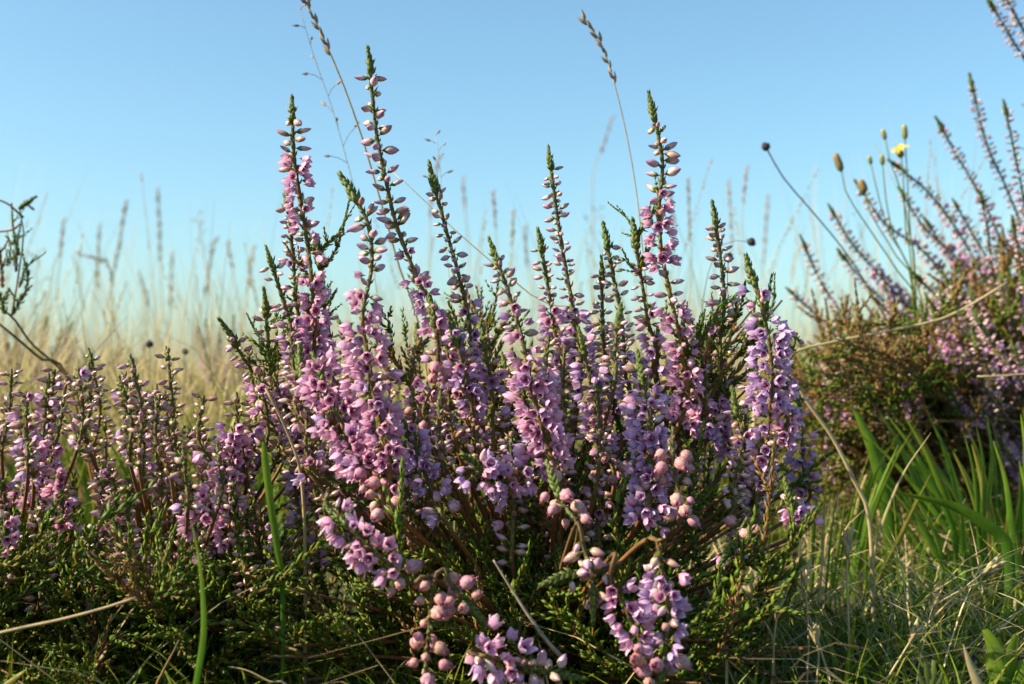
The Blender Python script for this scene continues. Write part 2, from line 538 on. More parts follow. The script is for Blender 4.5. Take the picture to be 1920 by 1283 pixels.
class Plant:
    """a heather plant: spikes, branches and their small pieces"""

    def __init__(self, name, label, root, scale=1.0, tips=1.0, cat="heather", limit=300, brown=.12, bb=.3):
        self.root = np.asarray(root, float)
        self.e = thing(name, label, cat, self.root)
        self.s, self.items, self.limit, self.hue, self.brown, self.bb, self.tips = scale, [], limit, .4, brown, bb, tips

    def put(self, kind, pos, d, size, owner, ob):
        v = random.randrange(len(TPL[kind]))
        if kind == 'flower': v = random.randrange(4) + (4 if random.random() < self.hue else 0)
        if kind == 'bud': v = random.randrange(3) + (3 if random.random() < self.bb else 0)
        if kind == 'shoot': v = 5 + random.randrange(3) if random.random() < self.brown else random.randrange(5)
        self.items.append((kind, np.asarray(pos, float), frame(d, random.uniform(0, 6.28)), size, v, owner, ob))

    def spike(self, pts, zones, r=None, tip=True, name="flower_spike", dens=1.0, seg=5, hue=None):
        """pts: world points from the tip down. zones: (from, to, kind) in fractions of the length from the tip"""
        s = self.s
        self.hue = random.choice((.1, .3, .7)) if hue is None else hue
        path, L = spline(pts, max(14, int(22 * len(pts) / 3)))
        n = len(path)
        base = path[-1]
        r = r or .0008 * s
        ob = None
        mb = MB()
        rad = np.linspace(r * .6, r * 1.0, n)
        mb.tube((path - base), rad, seg, MI['stem'], G=np.linspace(1, 0, n))
        if zones:                                              # scale leaves along the axis
            sl0 = np.linspace(0, L, n)
            a, e1, q = .002, max(z[1] for z in zones) * L, 0
            while a < e1:
                i = min(n - 2, int(a / L * (n - 1)))
                p = path[i] + (path[i + 1] - path[i]) * (a / L * (n - 1) - i) - base
                t = nrm(path[i] - path[i + 1]); u = nrm(np.cross(t, [.2, -1, .1])); w = np.cross(t, u)
                for c in range(2):
                    ph = q * 1.7 + c * 3.14 + random.uniform(-.3, .3)
                    scale_leaf(mb, p, u * math.cos(ph) + w * math.sin(ph), t, .0024 * s * random.uniform(.7, 1.3), .0009 * s, MI[random.choice(('leaf', 'tipleaf', 'brownleaf'))], random.random(), random.uniform(.3, .8))
                q += 1
                a += .0017 * s * random.uniform(.7, 1.3)
        ob = link(name, mb.mesh(name, FMATS), self.e, tuple(base - self.root))
        if tip and (hue is not None or pts[0][2] > .11 or random.random() < .85):
            d = nrm(path[0] - path[1])
            self.put('tip', path[0] - d * .004 * s, d, .0078 * s * self.tips * random.uniform(.8, 1.2), ob, base)
        sl = np.linspace(0, L, n)
        T = nrm(np.gradient(path[::-1], axis=0))[::-1]       # pointing to the tip
        node = random.randrange(2)
        for (f0, f1, kind) in zones:
            a = f0 * L
            while a < f1 * L:
                p = np.array([np.interp(a, sl, path[:, k]) for k in range(3)])
                t = nrm(np.array([np.interp(a, sl, T[:, k]) for k in range(3)]))
                u = nrm(np.cross(t, [.2, -1, .1]))
                w = np.cross(t, u)
                prog = a / L
                if kind == 'bud': step, cnt, sz = .0022, 2, .0038 + .0008 * prog
                elif kind == 'sbud': step, cnt, sz = .0015, 2, .0027
                elif kind == 'mix': step, cnt, sz = .0020, 2, .0034
                elif kind == 'flower': step, cnt, sz = .0017, 3, .0034
                elif kind == 'big': step, cnt, sz = .0017, 5, .0037
                elif kind == 'ball': step, cnt, sz = .0020, 2, .0034
                elif kind == 'old': step, cnt, sz = .0030, 2, .0033
                elif kind == 'leaf': step, cnt, sz = .0050, 2, .0
                else: break
                node += 1
                for c in range(cnt):
                    if random.random() > .88 * dens * (.95 + .15 * math.sin(a * 420 + len(self.items) * .002)): continue
                    ph = node * math.pi / 2 * 1.07 + c * 2 * math.pi / cnt + random.uniform(-.45, .45)
                    o = u * math.cos(ph) + w * math.sin(ph)
                    k = kind
                    if k == 'mix': k = random.choice(('bud', 'flower', 'bud'))
                    if k == 'sbud': k = 'bud'
                    far = 1.0
                    if k == 'big': k, far = 'flower', random.uniform(1.0, 2.3)
                    if k == 'old' and random.random() < .35: k = 'flower'
                    if k == 'ball': k = 'old'
                    if k == 'flower' and random.random() < (.12 if kind == 'big' else .22): k, sz2 = 'bud', .8
                    if k == 'flower' and np.dot(o, TOWARD) < -.2 and random.random() < .5: o = nrm(o + TOWARD * .9)
                    q = p + t * random.uniform(-.4, .4) * step * s
                    if k == 'bud':
                        d = o + t * random.uniform(-.1, .7) - UP * random.uniform(0, .25)
                        self.put('bud', q + o * .0011 * s, d, sz * s * random.uniform(.8, 1.2), ob, base)
                    elif k == 'flower':
                        d = o + t * random.uniform(-.3, .35) - UP * random.uniform(0, .45)
                        self.put('flower', q + o * far * random.uniform(.0009, .0026) * s, d, sz * s * random.uniform(.82, 1.18), ob, base)
                    elif k == 'old':
                        d = o + t * random.uniform(-.5, .1) - UP * random.uniform(.1, .8)
                        self.put('old', q + o * random.uniform(.0014, .003) * s, d, sz * s * random.uniform(.65, 1.2), ob, base)
                    elif k == 'leaf':
                        self.put('shoot', q, o * .8 + t, s * random.uniform(.35, .7), ob, base)
                a += step * s * random.uniform(.8, 1.25)
        return ob

    def branch(self, end, bend=.25, shoots=9, r=.00065, start=.25, name="branch", via=None, shoot_size=(.6, 1.1), up=.9):
        end = np.asarray(end, float)
        a = self.root + np.array([random.uniform(-.012, .012), random.uniform(-.012, .012), -.004])
        mid = (a + end) / 2 + np.array([random.uniform(-1, 1), random.uniform(-1, 1), .6]) * bend * np.linalg.norm(end - a) * .35 if via is None else np.asarray(via)
        path, L = spline([a, mid, end], 12)
        ob = link(name, MB().tube(path - a, np.linspace(r * 1.4, r * .5, 12) * self.s, 5, 0, G=np.linspace(0, .8, 12)).mesh(name, [M['stem']]), self.e, tuple(a - self.root))
        T = nrm(np.gradient(path, axis=0))
        for k in range(shoots):
            f = start + (1 - start) * (k + random.random()) / shoots
            i = min(11, int(f * 11))
            ph = k * 2.4 + random.random()
            u = nrm(np.cross(T[i], [.2, -1, .1])); w = np.cross(T[i], u)
            o = u * math.cos(ph) + w * math.sin(ph)
            self.put('shoot', path[i], o * .75 + T[i] * .6 + UP * up, self.s * random.uniform(*shoot_size), ob, a)
        return ob

    def finish(self):
        """the pieces that show largest become objects of their own, the rest one part"""
        kinds = {}
        for it in self.items:
            kinds.setdefault(it[0], []).append(it)
        for kind, lst in kinds.items():
            pos = np.array([i[1] for i in lst])
            x, y, d = proj(pos)
            score = np.array([i[3] for i in lst]) / d
            score[(x < -30) | (x > 1950) | (y < -30) | (y > 1310)] *= .001
            order = np.argsort(-score)
            for n in order[:self.limit]:
                _, p, R, sz, v, owner, base = lst[n]
                o = bpy.data.objects.new(PIECE[kind][0], TMESH[kind][v])
                COL.objects.link(o)
                o.parent = owner
                m4 = np.eye(4); m4[:3, :3] = R * sz; m4[:3, 3] = p - base
                o.matrix_basis = Matrix(m4.tolist())
            rest = [lst[n] for n in order[self.limit:]]
            if rest:
                mb = MB()
                for v in range(len(TPL[kind])):
                    sel = [i for i in rest if i[4] == v]
                    if sel:
                        mb.inst(TPL[kind][v], [i[2] * i[3] for i in sel], [i[1] - self.root for i in sel], rng.random(len(sel)))
                tag(link(PIECE[kind][1], mb.mesh(PIECE[kind][1], FMATS), self.e), kind="stuff")


def on_ground(px, d):
    p = P(px, 1000, d)
    p[2] = gz(p[0], p[1])
    return p


exec_parts = []
# ---------------------------------------------------------------- the heather in the middle
main = Plant("heather_plant", "dense heather plant in the middle with tall pink flower spikes against blue sky", on_ground(1010, .375))


def toroot(pl, last, k=.55):
    """continue a stem from its lowest seen point to the root of its plant"""
    last = np.asarray(last)
    m = last + (pl.root - last) * k
    m[2] += .004
    return [m, pl.root + np.array([random.uniform(-.008, .008), random.uniform(-.006, .006), 0])]


def S(pl, pts, zones, d, d1=None, rooted=True, **kw):
    """pts in photo pixels from the tip down; zone limits in photo pixels along the stem"""
    n = len(pts)
    d1 = d if d1 is None else d1
    w = [P(x, y, d + (d1 - d) * i / (n - 1)) for i, (x, y) in enumerate(pts)]
    seg = sum(np.linalg.norm(w[i + 1] - w[i]) for i in range(n - 1))
    full = list(w)
    if rooted: full += toroot(pl, w[-1])
    _, L = spline(full, 30)
    px = seg / sum(math.dist(pts[i], pts[i + 1]) for i in range(n - 1))
    return pl.spike(full, [(a * px / L, b * px / L, k) for a, b, k in zones], **kw)


B, SB, MX, FL, OL, LF, BG, BA = 'bud', 'sbud', 'mix', 'flower', 'old', 'leaf', 'big', 'ball'
SPIKES = [
    # tall ones against the sky
    ([(548, 200), (552, 300), (568, 400), (582, 500), (592, 620), (602, 760)], [(30, 95, B), (95, 235, FL), (235, 330, MX), (330, 430, FL), (430, 570, BG), (570, 640, MX)], .340, .35),
    ([(540, 372), (549, 480), (560, 600), (575, 720)], [(15, 120, SB), (120, 330, MX)], .350, .36),
    ([(692, 112), (706, 250), (726, 350), (746, 430), (786, 530), (826, 610), (856, 720)], [(38, 330, B), (330, 420, MX), (420, 660, FL)], .345, .35),
    ([(655, 355), (690, 420), (697, 500), (680, 590), (688, 660), (706, 760), (730, 870), (742, 960)], [(35, 150, B), (150, 215, MX), (215, 290, FL), (290, 540, BG), (540, 640, OL)], .322, .318),
    ([(505, 482), (530, 560), (556, 650), (572, 760), (580, 850)], [(20, 130, SB), (130, 400, FL)], .345, .35),
    ([(497, 568), (504, 650), (512, 730), (530, 800)], [(15, 80, SB), (60, 240, LF)], .350, .355),
    ([(430, 628), (462, 680), (490, 730), (515, 800)], [(10, 140, SB), (140, 220, MX)], .350, .36),
    ([(598, 476), (606, 560), (622, 650), (640, 740)], [(0, 170, LF), (100, 270, SB)], .352, .36),
    ([(812, 335), (836, 430), (864, 530), (882, 620), (892, 740)], [(30, 200, SB), (200, 300, MX), (300, 430, FL)], .352, .355),
    ([(925, 470), (952, 545), (980, 640), (1000, 740), (1030, 850), (1048, 900)], [(25, 110, SB), (110, 170, MX), (170, 250, FL), (250, 420, BG), (420, 460, OL)], .322, .318),
    ([(1030, 290), (1044, 400), (1060, 500), (1076, 590), (1088, 710)], [(32, 290, SB), (290, 420, FL)], .362, .365),
    ([(1012, 447), (1026, 530), (1040, 620), (1052, 730)], [(25, 130, SB), (130, 290, FL)], .365, .37),
    ([(1135, 440), (1150, 520), (1166, 600), (1172, 700), (1180, 780)], [(25, 210, SB), (210, 340, FL)], .362, .365),
    ([(1128, 500), (1130, 600), (1136, 680), (1150, 780)], [(20, 170, SB), (170, 280, FL)], .368, .37),
    ([(1222, 200), (1242, 300), (1236, 385), (1240, 470), (1258, 560), (1282, 680), (1276, 790)], [(38, 165, B), (165, 300, FL), (300, 390, MX), (390, 600, FL)], .345, .35),
    ([(1190, 440), (1200, 510), (1214, 600), (1222, 700)], [(0, 100, LF), (60, 160, SB), (160, 260, FL)], .352, .36),
    ([(1338, 395), (1350, 480), (1358, 560), (1350, 640), (1335, 740)], [(30, 90, SB), (90, 220, MX), (220, 340, LF)], .356, .36),
    ([(1408, 510), (1430, 580), (1446, 680), (1442, 780), (1430, 880), (1412, 960), (1385, 1030)], [(40, 110, MX), (110, 260, BG), (260, 330, MX), (330, 440, FL), (440, 500, B), (500, 540, OL)], .335, .335),
    ([(1310, 625), (1318, 690), (1322, 760), (1318, 840)], [(0, 140, LF), (120, 210, FL)], .35, .36),
    ([(1494, 740), (1502, 800), (1506, 880), (1498, 960)], [(10, 110, MX), (110, 220, FL)], .385, .38),
    # dense middle
    ([(596, 690), (622, 760), (660, 830), (704, 900), (742, 980)], [(0, 215, BG), (215, 310, BA)], .330, .315),
    ([(520, 720), (545, 790), (570, 870), (590, 950)], [(0, 220, FL)], .345, .35),
    ([(760, 800), (790, 870), (818, 940), (840, 985)], [(0, 190, FL), (190, 215, OL)], .325, .318),
    ([(850, 620), (872, 700), (890, 790), (905, 890)], [(0, 50, MX), (50, 160, FL), (160, 260, SB)], .338, .34),
    ([(905, 630), (920, 720), (925, 810), (930, 900)], [(0, 60, MX), (60, 140, FL), (140, 270, MX)], .345, .345),
    ([(890, 870), (940, 905), (990, 888), (1040, 862)], [(0, 165, BG)], .315, .330),
    ([(1090, 640), (1110, 730), (1130, 830), (1150, 920)], [(0, 60, MX), (60, 210, FL), (210, 280, OL)], .345, .34),
    ([(1200, 690), (1215, 780), (1222, 880), (1200, 975)], [(0, 50, MX), (50, 290, BG)], .335, .322),
    ([(1262, 800), (1262, 870), (1272, 930), (1268, 990)], [(30, 190, BA)], .322, .318),
    ([(1285, 640), (1295, 720), (1290, 800)], [(0, 160, FL)], .355, .36),
    ([(1040, 905), (1058, 950), (1084, 1000)], [(10, 105, BA)], .312, .308),
    ([(810, 580), (822, 650), (815, 720), (800, 800)], [(0, 90, MX), (90, 220, OL)], .340, .345),
    ([(1380, 760), (1396, 830), (1400, 900), (1395, 960)], [(0, 60, MX), (60, 200, FL)], .345, .34),
    ([(1480, 930), (1490, 965), (1500, 1000)], [(10, 75, FL)], .325, .325),
    ([(440, 900), (470, 850), (500, 800)], [(0, 110, FL)], .345, .35),
    ([(1340, 720), (1350, 800), (1360, 880)], [(0, 150, FL)], .365, .365),
    # drooping towards the camera
    ([(628, 965), (670, 1005), (720, 1050), (770, 1095), (810, 1085)], [(0, 70, FL), (70, 150, BG), (150, 200, BA)], .290, .288),
    ([(795, 1300), (800, 1235), (806, 1170), (812, 1110), (838, 1070)], [(0, 225, BA)], .286, .288),
    ([(890, 1150), (862, 1120), (838, 1070)], [(0, 80, BA)], .287, .288),
    ([(1235, 1290), (1248, 1220), (1254, 1140), (1240, 1070), (1215, 1010)], [(0, 70, BA), (70, 150, FL), (150, 220, BG), (220, 290, B)], .285, .290),
    ([(1212, 1270), (1200, 1200), (1172, 1140), (1142, 1090), (1150, 1040)], [(0, 75, BA), (75, 190, FL)], .286, .292),
    ([(1050, 1085), (1085, 1075), (1130, 1070), (1160, 1060)], [(0, 80, B)], .288, .296),
    ([(1112, 1135), (1110, 1080), (1095, 1030), (1080, 985)], [(10, 120, B)], .289, .296),
    ([(1068, 1268), (1000, 1256), (940, 1238), (880, 1222)], [(20, 95, B), (95, 195, BG)], .284, .284),
    ([(1365, 1035), (1385, 1000), (1390, 960)], [(0, 70, OL)], .318, .325),
]
HUES = {(548, 200): .05, (655, 355): .15, (925, 470): .15, (1408, 510): .95, (1222, 200): .05, (692, 112): .1, (596, 690): .1, (760, 800): .8, (1200, 690): .8}
for pts, zones, d, d1 in SPIKES:
    S(main, pts, zones, d, d1, hue=HUES.get(pts[0]))
# spikes further back in the same plant
for k in range(64):
    x = random.uniform(540, 1500)
    y = random.uniform(590, 860)
    d = random.uniform(.335, .43)
    main.bb = .55
    l = random.uniform(130, 260)
    lean = (x - 1010) / 900
    q = [(x + lean * 20, y), (x + random.uniform(-12, 12) - lean * 20, y + l * .5), (x - lean * 55, y + l)]
    z = random.random()
    S(main, q, [(10, 60 + 60 * z, SB), (60 + 60 * z, l, random.choice((FL, MX, MX, SB, SB)))], d, d - .01, tip=random.random() < .5)
main.bb = .3
# leafy branches filling the plant
for k in range(58):
    x = random.uniform(500, 1540)
    y = random.uniform(800, 1230)
    d = random.uniform(.312, .44) if y < 1050 else random.uniform(.305, .36)
    main.branch(P(x, y, d), shoots=7)
for k in range(26):                                   # low shoots at the foot, towards the camera
    x = random.uniform(480, 1560)
    main.branch(P(x, random.uniform(1130, 1300), random.uniform(.302, .34)), shoots=7, start=.35, shoot_size=(.55, 1.0))
main.brown = .45
for k in range(15):
    x = random.uniform(540, 1500)
    main.branch(P(x, random.uniform(560, 760), random.uniform(.36, .42)), shoots=8, start=.55, shoot_size=(.5, .9))
main.finish()

# ---------------------------------------------------------------- heathers on the left
lp = Plant("heather_plant", "low heather with small pale buds at the lower left, beside the tall one", on_ground(330, .40), 1.0, tips=.6, bb=.8, brown=.15)
for pts, zones, d, d1 in [
    ([(372, 990), (400, 940), (430, 880), (455, 830)], [(0, 180, BG)], .335, .35),
    ([(440, 800), (436, 880), (430, 960), (425, 1030)], [(0, 220, FL)], .335, .335),
    ([(312, 655), (322, 740), (332, 850), (340, 950)], [(10, 290, SB)], .37, .36),
    ([(275, 735), (290, 820), (300, 920), (310, 1000)], [(10, 260, SB)], .365, .355),
    ([(228, 700), (262, 790), (262, 880), (258, 980)], [(10, 270, SB)], .37, .36),
    ([(350, 800), (375, 880), (380, 960)], [(0, 160, SB)], .36, .355),
    ([(205, 880), (225, 950), (240, 1020), (250, 1090)], [(0, 210, SB)], .345, .345),
    ([(262, 1100), (282, 1070), (310, 1040), (325, 1000)], [(0, 50, FL), (50, 110, MX)], .335, .345),
    ([(505, 1180), (490, 1130), (478, 1080)], [(0, 100, MX)], .325, .34),
    ([(560, 960), (570, 1020), (575, 1080)], [(0, 110, MX)], .34, .35),
    ([(395, 1060), (410, 1000), (425, 950)], [(0, 100, FL)], .338, .345),
]:
    S(lp, pts, zones, d, d1)
for k in range(44):
    x = random.uniform(150, 580); y = random.choice((random.uniform(655, 760), random.uniform(760, 1010), random.uniform(820, 1010))); l = random.uniform(120, 220)
    S(lp, [(x, y), (x + random.uniform(-10, 25), y + l / 2), (x + random.uniform(-10, 30), y + l)], [(5, l, random.choice((SB, SB, MX)))], random.uniform(.325, .41))
for k in range(44):
    x = random.uniform(120, 660); y = random.uniform(1060, 1300)
    lp.branch(P(x, y, random.uniform(.285, .45)), shoots=9)
lp.finish()

ll = Plant("heather_plant", "heather at the left edge with brownish buds and a few lilac flowers", on_ground(30, .44), 1.0, tips=.6, bb=.8, brown=.15)
for pts, zones, d, d1 in [
    ([(125, 712), (112, 800), (92, 880), (80, 960)], [(10, 130, SB), (130, 230, FL)], .38, .37),
    ([(110, 890), (118, 950), (112, 1010)], [(0, 110, FL)], .36, .36),
    ([(10, 980), (18, 1030), (30, 1080)], [(0, 50, FL), (50, 90, MX)], .335, .345),
    ([(30, 800), (45, 870), (40, 950)], [(0, 140, MX)], .42, .41),
    ([(62, 830), (66, 900), (60, 970)], [(0, 130, FL)], .37, .37),
]:
    S(ll, pts, zones, d, d1)
for k in range(24):
    x = random.uniform(-80, 220); y = random.choice((random.uniform(690, 800), random.uniform(800, 1000))); l = random.uniform(120, 220)
    S(ll, [(x, y), (x + random.uniform(-10, 15), y + l / 2), (x + random.uniform(-20, 20), y + l)], [(5, l, random.choice((SB, SB, MX)))], random.uniform(.335, .44))
for k in range(50):
    x = random.uniform(-150, 230); y = random.uniform(1060, 1300)
    ll.branch(P(x, y, random.uniform(.29, .47)), shoots=9)
ll.finish()

# ---------------------------------------------------------------- tall heather on the right, further away
rp = Plant("heather_plant", "tall brown-stemmed heather leaning over from the right, slightly out of focus", on_ground(1960, .74), 1.0, brown=.65, bb=.3)
RT = [([(1858, 8), (1895, 70), (1935, 140), (1960, 260)], .62), ([(1882, -10), (1910, 40), (1945, 120), (1975, 260)], .60),
      ([(1822, 158), (1850, 270), (1890, 360), (1925, 470)], .64), ([(1762, 234), (1805, 310), (1850, 390), (1890, 500)], .65),
      ([(1885, 205), (1905, 300), (1925, 400), (1940, 500)], .60), ([(1676, 308), (1740, 360), (1800, 440), (1850, 540)], .66),
      ([(1612, 352), (1660, 420), (1730, 470), (1800, 560)], .64), ([(1560, 395), (1600, 460), (1670, 540), (1760, 640)], .66),
      ([(1690, 360), (1735, 430), (1790, 480), (1850, 570)], .68), ([(1506, 455), (1540, 530), (1590, 600), (1680, 690)], .66),
      ([(1480, 545), (1530, 590), (1590, 640), (1680, 720)], .68), ([(1840, 370), (1852, 430), (1860, 500), (1880, 600)], .62),
      ([(1790, 380), (1830, 450), (1870, 520), (1900, 610)], .66), ([(1580, 480), (1630, 540), (1700, 600), (1790, 680)], .70),
      ([(1740, 420), (1780, 480), (1830, 550), (1880, 650)], .70), ([(1640, 560), (1690, 610), (1750, 660), (1830, 740)], .66),
      ([(1720, 520), (1770, 570), (1820, 640), (1880, 720)], .62), ([(1540, 640), (1590, 690), (1660, 740), (1760, 800)], .68),
      ([(1900, 420), (1915, 500), (1930, 600), (1945, 700)], .60), ([(1650, 690), (1690, 760), (1740, 820), (1820, 880)], .66),
      ([(1600, 700), (1640, 770), (1690, 830), (1780, 890)], .70), ([(1800, 560), (1830, 620), (1870, 690), (1910, 780)], .62)]
for i, (pts, d) in enumerate(RT):
    l = sum(math.dist(pts[k], pts[k + 1]) for k in range(3))
    b = random.uniform(.35, .6)
    S(rp, pts, [(8, l * b, SB), (l * b, l * .9, random.choice((FL, MX, MX, SB))), (l * .9, l * 1.2, LF)], d, d + .03, dens=.95)
for k in range(86):
    x = random.uniform(1500, 1990); y = random.uniform(max(400, 640 - (x - 1500) * .5), 800); l = random.uniform(120, 230)
    dx = random.uniform(.3, .9) * l
    S(rp, [(x, y), (x + dx * .4, y + l * .45), (x + dx, y + l)], [(0, l * .45, SB), (l * .45, l * .9, random.choice((MX, SB, FL))), (l * .8, l * 1.2, LF)], random.uniform(.62, .8), dens=.9)
for k in range(95):
    x = random.uniform(1500, 2080); y = random.uniform(max(480, 660 - (x - 1500) * .4), 880)
    rp.branch(P(x, y, random.uniform(.60, .80)), shoots=9, shoot_size=(.8, 1.4), start=.4)
for k in range(36):
    x = random.uniform(1430, 1620); y = random.uniform(max(590, 690 - (x - 1430) * .5), 860)
    rp.branch(P(x, y, random.uniform(.48, .60)), shoots=7, shoot_size=(.6, 1.0), start=.6, up=.5)
for k in range(90):
    x = random.uniform(1440, 1800); y = random.uniform(max(560, 700 - (x - 1440) * .5), 960)
    rp.branch(P(x, y, random.uniform(.52, .72)), shoots=8, shoot_size=(.7, 1.2), start=.5, up=.5)
for k in range(70):                                   # flowering spikes on the near side
    x = random.uniform(1490, 1930); y = random.uniform(max(520, 680 - (x - 1490) * .5), 800); l = random.uniform(90, 170)
    dx = random.uniform(.2, .7) * l
    S(rp, [(x, y), (x + dx * .4, y + l * .45), (x + dx, y + l)], [(0, l * .4, SB), (l * .4, l, random.choice((MX, FL, SB)))], random.uniform(.55, .64), dens=.9)
rp.finish()

# small heathers out in the field
for (px, d, sc, lab) in [(40, .95, 1.0, "blurred lilac heather far behind the left edge, in front of the dry grass"),
                         (1560, 1.1, .9, "small blurred heather behind the tall leaning one, among yellow grass"),
                         (420, 1.0, .95, "small blurred heather in the dry field just left of the tall middle plant"),
                         (180, 1.35, 1.0, "faint pinkish heather deep in the dry field on the left")]:
    fp = Plant("heather_plant", lab, on_ground(px, d), sc, limit=60)
    for k in range(32):
        e = fp.root + np.array([random.gauss(0, .05), random.gauss(0, .05), random.uniform(.06, .125)])
        m = (fp.root + e) / 2 + np.array([0, 0, .01])
        fp.spike([e, m, fp.root], [(.03, .25, SB), (.25, .55, FL)], dens=.9, seg=4)
    for k in range(12):
        fp.branch(fp.root + np.array([random.gauss(0, .06), random.gauss(0, .06), random.uniform(.03, .08)]), shoots=7)
    fp.finish()


# ---------------------------------------------------------------- grasses
def blades(N, base, H, lean, width, rnd, rows=5, mb=None, az=None, curl=2.0):
    """N bent blades in one go"""
    mb = mb or MB()
    a = rng.uniform(0, 2 * math.pi, N) if az is None else az
    b = rng.uniform(0, 2 * math.pi, N)
    s = np.linspace(0, 1, rows)
    ld = np.stack([np.cos(a), np.sin(a), np.zeros(N)], 1)
    sd = np.stack([np.cos(b), np.sin(b), np.zeros(N)], 1)
    c = base[:, None] + (H[:, None] * s)[..., None] * UP * (1 - .25 * (lean[:, None] * s ** 2)[..., None]) + (lean * H)[:, None, None] * (s ** curl)[None, :, None] * ld[:, None]
    w = (width[:, None] * (1 - s[None] ** 1.5 * .92))[..., None] * sd[:, None] / 2
    V = np.stack([c - w, c + w], 2).reshape(N, rows * 2, 3)
    Qb = np.array([(2 * i, 2 * i + 1, 2 * i + 3, 2 * i + 2) for i in range(rows - 1)])
    Q = (Qb[None] + (np.arange(N) * rows * 2)[:, None, None]).reshape(-1, 4)
    mb.add(V.reshape(-1, 3), Q, None, 0, 0, np.tile(np.repeat(s, 2), N), np.repeat(rnd, rows * 2))
    return mb


def field_points(N, r0, r1, half=.62):
    r = r0 * (r1 / r0) ** rng.random(N)
    a = rng.uniform(-half, half, N)
    x, y = r * np.sin(a), r * np.cos(a)
    return np.stack([x, y, gz(x, y)], 1), r


def clear_of(pts, r):
    keep = ~((pts[:, 0] > .12) & (pts[:, 1] < .95))
    return pts[keep], r[keep]


# dry field behind
pts, r = clear_of(*field_points(26000, .62, 7.0))
H = rng.uniform(.05, .135, len(pts)) * (1 + .12 * np.clip(r - 1, 0, 3))
tag(link("dry_grass", blades(len(pts), pts, H, rng.uniform(.1, .7, len(pts)), rng.uniform(.0010, .0024, len(pts)) * (1 + .25 * r), rng.random(len(pts))).mesh("dry_grass", [M['drygrass']])),
    "yellow dry grass covering the field behind the heather", "grass", kind="stuff")
pts, r = clear_of(*field_points(15000, .55, 3.0))
tag(link("green_grass", blades(len(pts), pts, rng.uniform(.03, .10, len(pts)), rng.uniform(.1, .7, len(pts)), rng.uniform(.0012, .0026, len(pts)) * (1 + .2 * r), rng.random(len(pts))).mesh("green_grass", [M['grass']])),
    "short green grass low among the dry field grass", "grass", kind="stuff")
# taller wisps with loose heads
n = 4000
pts, r = field_points(n, .85, 3.6)
wm = blades(n, pts, rng.uniform(.10, .235, n) * (.8 + .25 * np.sqrt(r)), rng.uniform(.03, .34, n), rng.uniform(.0007, .0012, n) * (.8 + .2 * r), rng.random(n), rows=7)
sel = rng.choice(n, 520, replace=False)
tv = wm.v[0].reshape(n, 14, 3)
rmat, tpos = [], []
spk = MB(); revolve(spk, [(.02, 0), (.16, .35), (.12, .65), (.01, 1.0)], 4, 2, .1, 0); spk = spk.arrays()
for i in sel:
    top, low = tv[i, 12:].mean(0), tv[i, 8:10].mean(0)
    for k in range(14):
        f = k / 14
        rmat.append(frame(top - low + rng.normal(size=3) * .012, 0) * rng.uniform(.002, .0045) * (.8 + .3 * r[i])); tpos.append(top + (low - top) * f * .8)
wm.inst(spk, rmat, tpos, np.repeat(rng.random(len(sel)), 14))
tag(link("tall_dry_grass", wm.mesh("tall_dry_grass", [M['drygrass']])), "tall wispy dry grass reaching up against the sky behind the heather", "grass", kind="stuff")
# far field
pts, r = field_points(16000, 6.0, 90.0)
tag(link("far_grass", blades(len(pts), pts, rng.uniform(.08, .16, len(pts)) * (1 + .02 * r), rng.uniform(.1, .6, len(pts)), .004 * (1 + .35 * r), rng.random(len(pts)), rows=3).mesh("far_grass", [M['drygrass']])),
    "far pale grass towards the horizon of the field", "grass", kind="stuff")
# unseen grass added beside the camera on the sunny side to shade the foreground
n = 7000
x = rng.uniform(-.75, -.13, n); y = rng.uniform(-.35, .30, n)
keep = x < -.46 * np.maximum(y, 0) - .10
pts = np.stack([x, y, gz(x, y)], 1)[keep]; n = len(pts)
tag(link("shade_grass", blades(n, pts, rng.uniform(.06, .17, n), rng.uniform(.1, .6, n), rng.uniform(.0016, .0034, n), rng.random(n)).mesh("shade_grass", [M['grass']])),
    "unseen green grass added beside the low heather to shade its foot", "grass", kind="stuff")
# short growth and litter on the ground near the plants
x = rng.uniform(-.75, .75, 9000); y = rng.uniform(.30, .78, 9000)
keep = rng.random(9000) < np.where(x > .07, 1.0, .55)
pts = np.stack([x, y, gz(x, y)], 1)[keep]
n = len(pts)
tag(link("low_grass", blades(n, pts, rng.uniform(.012, .045, n) * np.where(pts[:, 0] > .08, 1.0, .8), rng.uniform(.1, 1.0, n), rng.uniform(.0006, .0016, n), rng.random(n)).mesh("low_grass", [M['grass']])),
    "fine low green grass around the foot of the heather", "grass", kind="stuff")
n = 5000
x = rng.uniform(-.30, .34, n); y = rng.uniform(.27, .46, n)
pts = np.stack([x, y, gz(x, y)], 1)
tag(link("moss", blades(n, pts, rng.uniform(.006, .026, n), rng.uniform(.2, 1.3, n), rng.uniform(.0008, .0020, n), rng.random(n)).mesh("moss", [M['leaf']])),
    "dark mossy growth on the shaded ground under the heather", "moss", kind="stuff")
n = 2200
x = np.where(rng.random(n) < .65, rng.uniform(.04, .42, n), rng.uniform(-.5, .3, n)); y = rng.uniform(.30, .75, n)
b = np.stack([x, y, gz(x, y) + rng.uniform(0, .008, n)], 1)
tag(link("dry_litter", blades(n, b, rng.uniform(.012, .055, n), rng.uniform(.6, 2.2, n), rng.uniform(.0005, .0011, n), rng.random(n), curl=1.3).mesh("dry_litter", [M['straw']])),
    "tangle of dry straw lying under the plants", "litter", kind="stuff")


# ---------------------------------------------------------------- single stalks, blades, flowers
def t_spikelet():
    mb = MB()
    revolve(mb, [(.02, 0), (.16, .3), (.14, .6), (.01, 1.0)], 5, 2, .1, 0)
    return mb.arrays()


SPK = t_spikelet()


